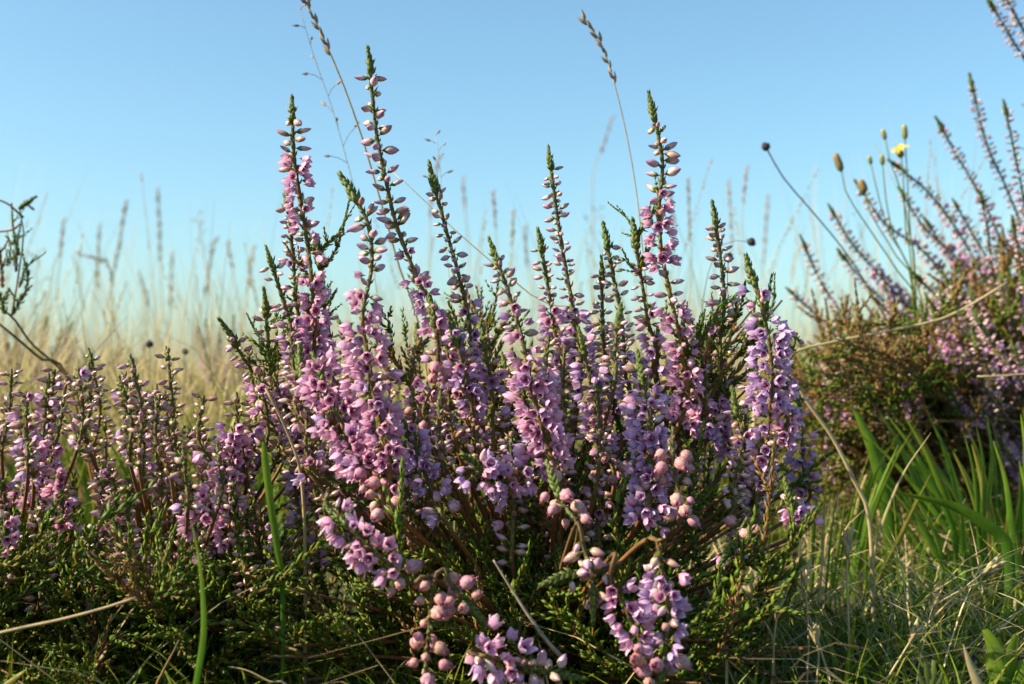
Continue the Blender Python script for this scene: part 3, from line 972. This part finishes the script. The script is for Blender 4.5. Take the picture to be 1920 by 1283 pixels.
def seed_head(path, kind, s):
    """path: points of the stalk's upper end, tip first; s: spikelet length"""
    mb = MB()
    n = len(path)
    T = nrm(np.gradient(path[::-1], axis=0))[::-1]
    Rm, Tr = [], []
    L = np.linalg.norm(np.diff(path, axis=0), axis=1).sum()
    if kind == 'spike':
        m = max(8, int(L / (s * .38)))
        for k in range(m):
            i = k / m * (n - 1); a = int(i); p = path[a] + (path[min(a + 1, n - 1)] - path[a]) * (i - a)
            ph = k * 2.4
            u = nrm(np.cross(T[a], [.2, -1, .1])); w = np.cross(T[a], u)
            d = T[a] + (u * math.cos(ph) + w * math.sin(ph)) * .35
            Rm.append(frame(d, ph) * s * random.uniform(.7, 1.1)); Tr.append(p)
    elif kind == 'panicle':
        m = max(7, int(L / (s * 1.3)))
        for k in range(m):
            i = (k + .3) / m * (n - 1); a = int(i); p = path[a] + (path[min(a + 1, n - 1)] - path[a]) * (i - a)
            ph = k * 2.4 + random.random()
            u = nrm(np.cross(T[a], [.2, -1, .1])); w = np.cross(T[a], u)
            o = u * math.cos(ph) + w * math.sin(ph)
            l = s * random.uniform(.8, 2.0) * (.3 + k / m)
            e = p + (T[a] * .6 + o * .8) * l
            mb.tube([p, (p + e) / 2 + T[a] * l * .08, e], [s * .03] * 3, 3, 0, cap=False)
            Rm.append(frame(T[a] * .5 + o + UP * random.uniform(-.3, .2), ph) * s * random.uniform(.6, 1.0)); Tr.append(e)
    mb.inst(SPK, Rm, Tr, rng.random(len(Tr)) * .2)
    return mb


def stalk(name, label, cat, pts, d, d1=None, w=4.0, head=None, hl=.3, hs=22, mat='straw', hmat='seed', group=None, ground=True, parts=("stalk", "seed_head"), taper=.4):
    """pts: photo pixels, tip first; w: thickness in photo pixels; head over the first hl of the drawn length"""
    d1 = d if d1 is None else d1
    n = len(pts)
    wp = [P(x, y, d + (d1 - d) * i / (n - 1)) for i, (x, y) in enumerate(pts)]
    drawn = sum(np.linalg.norm(wp[i + 1] - wp[i]) for i in range(n - 1))
    if ground:
        q = wp[-1] + (wp[-1] - wp[-2]) * .25
        q[2] = gz(q[0], q[1]) - .003
        if wp[-1][2] - q[2] > .004: wp.append(q)
    path, L = spline(wp, 26)
    base = path[-1].copy()
    e = thing(name, label, cat, base, group)
    r = w / 2 * d / FPX
    link(parts[0], MB().tube(path - base, np.linspace(r * taper, r, 26), 5, 0, G=np.linspace(1, 0, 26)).mesh(parts[0], [M[mat]]), e)
    if head in ('spike', 'panicle'):
        m = max(4, int(26 * hl * drawn / L))
        link(parts[1], seed_head(path[:m] - base, head, hs * d / FPX).mesh(parts[1], [M[hmat]]), e)
    elif head == 'round':
        hr = hs / 2 * d / FPX
        mb = MB()
        revolve(mb, [(.02, -.9), (.6, -.7), (.95, -.25), (1.0, .2), (.75, .65), (.3, .9), (.02, .95)], 10, 5, .18, 0)
        a = mb.arrays(); k = MB()
        k.inst(a, [frame(path[0] - path[1], 0) * hr], [path[0] - base], [0])
        for i in range(26):
            dd = nrm(rng.normal(size=3) + nrm(path[0] - path[1]) * .8)
            k.tube([path[0] - base + dd * hr * .8, path[0] - base + dd * hr * 1.25], [hr * .10, hr * .03], 3, 0)
        link(parts[1], k.mesh(parts[1], [M[hmat]]), e)
    return e


ORD = ["first", "second", "third", "fourth", "fifth", "sixth", "seventh", "eighth", "ninth", "tenth", "eleventh", "twelfth", "thirteenth", "fourteenth", "fifteenth", "sixteenth", "seventeenth", "eighteenth"]
left_tips = [(72, 470, 60, 640), (118, 420, 108, 560), (236, 382, 206, 560), (186, 430, 180, 600), (262, 515, 300, 640), (296, 360, 304, 560), (322, 480, 318, 620), (370, 400, 396, 560), (400, 460, 372, 620), (428, 462, 452, 600), (474, 470, 455, 620), (150, 478, 210, 560)]
left_tips.sort()
for i, (tx, ty, bx, by) in enumerate(left_tips):
    bend = 24 if (tx, ty) == (150, 478) else 0
    stalk("grass_stalk", f"thin pale dry grass stalk against the sky, {ORD[i]} from the left edge", "grass stalk",
          [(tx, ty), ((tx + bx) / 2 + bend, (ty + by) / 2 - bend), (bx, by), (bx + random.uniform(-15, 25), by + 150)], random.uniform(1.1, 2.1), w=4.0,
          head=random.choice(('spike', 'spike', 'panicle')), hl=random.uniform(.25, .5), hs=14, mat='straw', group="dry stalks against the sky on the left")
right_tips = [(868, 340, 880, 470), (925, 365, 938, 520), (962, 402, 958, 540), (1146, 225, 1112, 330), (1124, 388, 1088, 470), (1290, 340, 1296, 520), (1366, 345, 1370, 520), (1400, 318, 1392, 500), (1440, 372, 1428, 540), (1254, 352, 1262, 500), (822, 300, 806, 440), (985, 430, 1000, 560)]
right_tips.sort()
for i, (tx, ty, bx, by) in enumerate(right_tips):
    stalk("grass_stalk", f"thin pale dry stalk rising behind the middle heather, {ORD[i]} from its left side", "grass stalk",
          [(tx, ty), ((tx + bx) / 2 + random.uniform(-6, 6), (ty + by) / 2), (bx, by), (bx + random.uniform(-25, 25), by + 180)], random.uniform(.9, 1.8), w=3.4,
          head=random.choice(('spike', 'spike', 'panicle')), hl=random.uniform(.25, .5), hs=13, mat='straw', group="dry stalks behind the middle heather")

stalk("grass_stalk", "tall grey-brown grass stalk leaning out of the top edge above the tallest spike", "grass stalk",
      [(556, -30), (596, 50), (640, 150), (676, 250), (700, 330), (742, 480), (800, 700)], .42, .44, w=5.5, head='spike', hl=.2, hs=26, taper=.6)
stalk("grass_stalk", "faint pale grass with loose panicle beside the tallest heather spike", "grass stalk",
      [(560, 10), (590, 110), (622, 200), (650, 300), (680, 420), (710, 600)], .47, .50, w=2.6, head='panicle', hl=.62, hs=24)
stalk("grass_stalk", "tall grass stalk with narrow seed head nodding left, right of the image middle", "grass stalk",
      [(1098, 40), (1128, 82), (1150, 150), (1172, 240), (1190, 340), (1202, 440), (1215, 640)], .44, .46, w=4.2, head='spike', hl=.23, hs=26, taper=.5)
stalk("grass_stalk", "bare brown stalk slanting down through the heather spikes", "grass stalk",
      [(730, 318), (770, 352), (840, 420), (920, 490), (1010, 565), (1110, 645)], .41, .40, w=4.5, mat='straw', ground=True)
stalk("grass_stalk", "slender stalk with a few tiny spikelets in the sky between tall heather spikes", "grass stalk",
      [(815, 250), (824, 300), (828, 360), (838, 480), (850, 640)], .46, w=2.4, head='panicle', hl=.2, hs=16)
stalk("scabious_stalk", "thin curved stalk with one small dark round head against the sky", "wildflower",
      [(1436, 276), (1470, 335), (1530, 405), (1590, 480), (1650, 580), (1700, 700)], .56, .60, w=3.6, head='round', hs=17, mat='stem', hmat='darkhead', parts=("stalk", "seed_ball"), taper=.8)
stalk("scabious_stalk", "upright stalk with dark round head low over the dry grass at left", "wildflower",
      [(280, 646), (281, 700), (278, 800)], .62, w=4, head='round', hs=15, mat='stem', hmat='darkhead', parts=("stalk", "seed_ball"))
stalk("scabious_stalk", "shorter stalk with small dark head between the left heather spikes", "wildflower",
      [(347, 660), (345, 720), (342, 800)], .66, w=4, head='round', hs=13, mat='stem', hmat='darkhead', parts=("stalk", "seed_ball"))
stalk("scabious_stalk", "thin stalk bent level across the sky with dark knob at its end", "wildflower",
      [(1408, 454), (1372, 452), (1345, 470), (1322, 540), (1312, 680)], .50, w=3, head='round', hs=17, mat='stem', hmat='darkhead', parts=("stalk", "seed_ball"))
stalk("scabious_stalk", "dark knob-headed stem close behind the spike right of the middle", "wildflower",
      [(1366, 484), (1364, 540), (1372, 700)], .40, w=4, head='round', hs=20, mat='stem', hmat='darkhead', parts=("stalk", "seed_ball"))
stalk("dry_weed", "pale dry stem arching in front of the left flower spikes", "stem",
      [(498, 728), (530, 790), (560, 870), (570, 960), (572, 1060)], .322, .33, w=9, taper=.6)
stalk("dry_straw", "long tan straw slanting across the tall heather on the right", "straw",
      [(1888, 530), (1820, 572), (1760, 600), (1660, 622), (1570, 640), (1480, 664), (1420, 720)], .52, .50, w=6.5, taper=.7)
stalk("dry_straw", "short tan straw sticking in level from the right edge", "straw",
      [(1832, 706), (1880, 705), (1935, 702), (1990, 720)], .50, .50, w=7)
stalk("dry_straw", "long yellowish straw leaning in from the left edge near the bottom", "straw",
      [(255, 1121), (190, 1142), (110, 1163), (30, 1180), (-60, 1203), (-260, 1262)], .285, .285, w=8, taper=.7, ground=False)
stalk("dry_straw", "brown bent straw low under the left heather", "straw",
      [(338, 1196), (326, 1222), (305, 1262), (292, 1300)], .30, w=9, taper=.5, mat='stem')
stalk("dry_straw", "pale straw lying in the dark gap at the bottom", "straw",
      [(428, 1250), (465, 1258), (505, 1278), (540, 1292)], .30, w=7)
stalk("dry_straw", "yellow straw sloping down at the foot of the middle heather's right side", "straw",
      [(1470, 680), (1510, 750), (1560, 820), (1600, 900), (1630, 980)], .42, w=10, taper=.7)
stalk("dry_straw", "straight pale straw crossing the shaded grass at lower right", "straw",
      [(1430, 860), (1425, 862), (1428, 864)], .5) if False else None
stalk("dead_twig", "bleached grey twig slanting down in front of the middle heather", "twig",
      [(925, 1050), (955, 1098), (985, 1145), (1020, 1195), (1052, 1232)], .301, .298, w=9, taper=.4, mat='stick', ground=False)
for i, (pts, d, lab) in enumerate([
    ([(1511, 1075), (1512, 1130), (1516, 1200), (1512, 1300)], .325, "dry stem with one slim seed pod standing at the lower right"),
    ([(1408, 1112), (1430, 1160), (1448, 1200), (1452, 1300)], .32, "dry stem with pale pods leaning left beside the heather's foot"),
    ([(1460, 1140), (1452, 1190), (1450, 1240), (1446, 1300)], .318, "short straw-coloured stem with upright pods at the heather's foot"),
    ([(1716, 1188), (1690, 1230), (1660, 1280), (1650, 1310)], .315, "bent tan stem with forked pod near the bottom right corner"),
    ([(1590, 1015), (1588, 1100), (1592, 1200), (1594, 1300)], .34, "thin upright stem with greenish pod in the shaded grass"),
    ([(1528, 1190), (1535, 1230), (1530, 1300)], .312, "very short dry stem between the pods at bottom right"),
    ([(1862, 1062), (1800, 1110), (1740, 1170), (1690, 1240)], .36, "long dry stem sloping left over the shaded grass")]):
    stalk("dry_weed", lab, "stem", pts, d, w=5.5, head='spike', hl=.18, hs=34, hmat='straw', taper=.7)


def blade_thing(name, label, cat, pts, d, w, mat='blade', d1=None, parent=None, prof=None, ground=True):
    n = len(pts)
    d1 = d if d1 is None else d1
    wp = [P(x, y, d + (d1 - d) * i / (n - 1)) for i, (x, y) in enumerate(pts)]
    if ground and wp[-1][2] > gz(*wp[-1][:2]) + .003:
        q = wp[-1].copy(); q[2] = gz(q[0], q[1]) - .002; wp.append(q)
    path, L = spline(wp, 18)
    s = np.linspace(0, 1, 18)
    ww = w * d / FPX * (np.clip(s / .45, 0.03, 1) ** .7 * (1 - .3 * s) if prof is None else prof(s))
    base = path[-1].copy()
    me = MB().ribbon(path - base, ww, (1, random.uniform(-.5, .5), .1), 0, G=1 - s).mesh(name, [M[mat]])
    if parent is not None:
        return link(name, me, parent, tuple(base - np.array(parent.location)))
    return tag(link(name, me, None, tuple(base)), label, cat)


blade_thing("grass_shoot", "bright green upright grass blade at the lower left, reaching the bottom edge", "grass blade",
            [(358, 975), (372, 1040), (380, 1110), (382, 1190), (370, 1270), (366, 1310)], .272, 17)
blade_thing("grass_shoot", "green grass blade with rounded tip in front of the left flowers", "grass blade",
            [(494, 828), (498, 870), (508, 950), (520, 1030), (530, 1110)], .31, 14, prof=lambda s: np.clip(1.2 - s, .35, 1) * np.clip(s / .04, .4, 1))
blade_thing("pale_leaf", "withered pale leaf standing at the bottom right", "leaf", [(1806, 1208), (1818, 1245), (1836, 1290), (1845, 1315)], .30, 24, mat='straw')
blade_thing("orange_leaf", "small orange leaf poking in at the bottom left corner", "leaf", [(50, 1255), (30, 1270), (5, 1290), (-15, 1310)], .28, 22, mat='orange')
blade_thing("grass_shoot", "broad dark green blade lying flat in the sunlit grass at right", "grass blade",
            [(1668, 922), (1720, 932), (1790, 950), (1850, 985), (1890, 1030)], .44, 26)
blade_thing("grass_shoot", "wide green blade standing between the grass and the leaning heather", "grass blade",
            [(1596, 758), (1618, 800), (1640, 850), (1660, 920), (1672, 1000)], .50, 40)
blade_thing("grass_shoot", "small bright green blade slanting up in the shaded grass at lower right", "grass blade",
            [(1762, 1085), (1740, 1108), (1716, 1136), (1700, 1170)], .38, 16)

# tuft of broad grass on the right
tuft = thing("grass_tuft", "tuft of broad bright green grass blades at the right edge", "grass tuft", on_ground(1860, .50))
for k in range(74):
    tx = random.uniform(1620, 1960); ty = random.uniform(760, 1000)
    bx = 1850 + (tx - 1800) * .5 + random.uniform(-30, 40)
    d = random.uniform(.45, .56)
    blade_thing("leaf_blade", None, None, [(tx, ty), ((tx * .6 + bx * .4) + 8, ty + 80), (bx, ty + 210), (bx + 6, 1060)], d, random.uniform(9, 22), parent=tuft, mat=random.choice(('blade', 'blade', 'blade', 'blade', 'grass')))
# another, thinner and yellower, between the middle heather and the right one
tuft2 = thing("grass_tuft", "thin yellowing grass tuft in the sun between the two big heathers", "grass tuft", on_ground(1560, .47))
for k in range(34):
    tx = random.uniform(1490, 1760); ty = random.uniform(790, 1010)
    bx = 1560 + (tx - 1600) * .55
    blade_thing("leaf_blade", None, None, [(tx, ty), ((tx + bx) / 2 + random.uniform(-14, 14), ty + 90), (bx, ty + 220), (bx, 1120)], random.uniform(.42, .54), random.uniform(6, 13),
                mat=random.choice(('grass', 'grass', 'grass', 'drygrass', 'blade')), parent=tuft2)
# seedling at the bottom right
seedl = thing("seedling", "small yellow-green seedling with blunt leaves at the bottom right", "plant", on_ground(1745, .33))
for (tx, ty) in [(1735, 1240), (1752, 1238), (1722, 1262), (1768, 1262), (1742, 1255)]:
    blade_thing("leaf", None, None, [(tx, ty), ((tx + 1745) / 2, ty + 25), (1745, 1300)], .30, 17, mat='tipleaf', parent=seedl, prof=lambda s: np.clip(s / .1, .5, 1) * (1 - .4 * s))
for (tx, ty) in [(1850, 1190), (1880, 1185), (1900, 1225), (1865, 1230), (1890, 1260)]:
    blade_thing("leaf", None, None, [(tx, ty), ((tx + 1900) / 2, ty + 30), (1900, 1310)], .31, 30, mat='blade', parent=seedl) if False else None
herb = thing("leafy_herb", "broad-leaved green herb at the bottom right corner", "plant", on_ground(1885, .34))
for (tx, ty) in [(1846, 1180), (1868, 1196), (1905, 1190), (1880, 1225), (1850, 1225), (1920, 1240)]:
    blade_thing("leaf", None, None, [(tx, ty), ((tx + 1885) / 2, ty + 40), (1885, 1310)], .315, 34, mat='blade', parent=herb, prof=lambda s: np.sin(np.clip(s * 1.1 + .05, 0, 1) * math.pi) ** .7 * .9 + .08)


# yellow hawkbit on the right
def head_mesh(name, c, d, L, w, mats, opened=False):
    mb = MB()
    revolve(mb, [(.12, 0), (.40, .12), (.5, .4), (.42, .75), (.34, .95), (.05, 1.0)], 9, 9, .1, 0)
    a = mb.arrays(); k = MB()
    R = frame(d, 0); R = np.stack([R[:, 0] * w, R[:, 1] * w, R[:, 2] * L], 1)
    k.inst(a, [R], [c], [0])
    return k.mesh(name, mats)


def hawkbit(label, root_px, d, heads, stems_to):
    root = on_ground(root_px, d)
    e = thing("hawkbit", label, "wildflower", root)
    for (pts, kind, L, w) in heads:
        wp = [P(x, y, d) for x, y in pts] + [root + np.array([0, 0, .12 * (P(*pts[-1], d)[2] - root[2])]), root]
        path, _ = spline(wp, 22)
        link("stem", MB().tube(path - root, np.linspace(.0003, .0005, 22), 5, 0).mesh("stem", [M['grass']]), e)
        dr = nrm(path[0] - path[2])
        if kind == 'open': dr = nrm(dr + np.array([-.3, -.45, 0]))
        c = path[0] - root
        s = d / FPX
        ho = link("flower_head" if kind == 'open' else "flower_bud", head_mesh("flower_head", c * 0, dr, L * s, w * s, [M['brownhead' if kind == 'brown' else 'greenhead']]), e, tuple(c))
        if kind == 'open':
            u = nrm(np.cross(dr, [.3, -1, .1])); v = np.cross(dr, u)
            for k in range(13):
                a = k * 2 * math.pi / 13
                o = u * math.cos(a) + v * math.sin(a)
                rl = random.uniform(.7, 1.15); lift = random.uniform(-.1, .5)
                pp = np.array([dr * L * s * .9, dr * (L * 1.05 + 3 * lift) * s + o * 7 * rl * s, dr * (L * 1.1 + 8 * lift) * s + o * 14 * rl * s, dr * (L + 12 * lift) * s + o * 19 * rl * s])
                link("petal", MB().ribbon(pp, np.array([2, 4, 4.5, 2.5]) * s, np.cross(dr, o), 0, fold=.1).mesh("petal", [M['yellow']]), ho)


hawkbit("yellow hawkbit with one open flower and green buds against the sky", 1730, .62,
        [([(1690, 296), (1694, 340), (1698, 430), (1710, 520)], 'open', 18, 16),
         ([(1697, 262), (1701, 330), (1706, 430), (1715, 520)], 'bud', 28, 13),
         ([(1660, 262), (1668, 300), (1690, 360), (1706, 440), (1716, 520)], 'bud', 20, 11),
         ([(1655, 310), (1662, 380), (1680, 460), (1712, 540)], 'bud', 20, 11),
         ([(1633, 308), (1650, 380), (1672, 450), (1710, 540)], 'bud', 16, 10)], None)
hawkbit("withered brown hawkbit head on a leaning stem left of the yellow flower", 1740, .60,
        [([(1578, 322), (1588, 365), (1630, 430), (1690, 520), (1730, 600)], 'brown', 36, 17),
         ([(1622, 362), (1632, 400), (1680, 480), (1730, 580)], 'brown', 26, 19)], None)

# dark sprig at the left edge
sp = Plant("gorse_sprig", "dark needle-leaved sprig hanging in from the left edge against the sky", on_ground(215, .52), 1.0, cat="sprig")
sp.spike([P(-30, 560, .50), P(22, 594, .50), P(60, 645, .505), P(115, 695, .51), P(150, 760, .515), sp.root], [], tip=False, name="stem", r=.0007)
sp.spike([P(-30, 585, .50), P(20, 625, .50), P(75, 672, .505), P(130, 720, .51), sp.root], [], tip=False, name="stem", r=.0008)
tw = sp.spike([P(52, 380, .50), P(38, 395, .50), P(44, 440, .50), P(34, 520, .50), P(22, 594, .50)], [(0, .0001, SB)], tip=True, name="twig", r=.0004)
sp.spike([P(-20, 436, .50), P(20, 432, .50), P(38, 420, .50)], [], tip=False, name="twig", r=.0005)
sp.spike([P(-30, 372, .50), P(10, 380, .50), P(44, 408, .50)], [], tip=False, name="twig", r=.0005)
for (x, y, dx, dy, sc) in [(10, 590, -5, -60, 1.0), (24, 590, 10, -60, .9), (5, 540, -4, -60, .9), (30, 510, 12, -60, .8), (36, 480, -3, -60, .8), (14, 500, 0, -60, .7), (36, 540, 30, -40, .6)]:
    a = P(x, y, .50); b = P(x + dx, y + dy, .50)
    sp.put('shoot', a, b - a, .8 * sc, tw, P(22, 594, .50))
sp.finish()
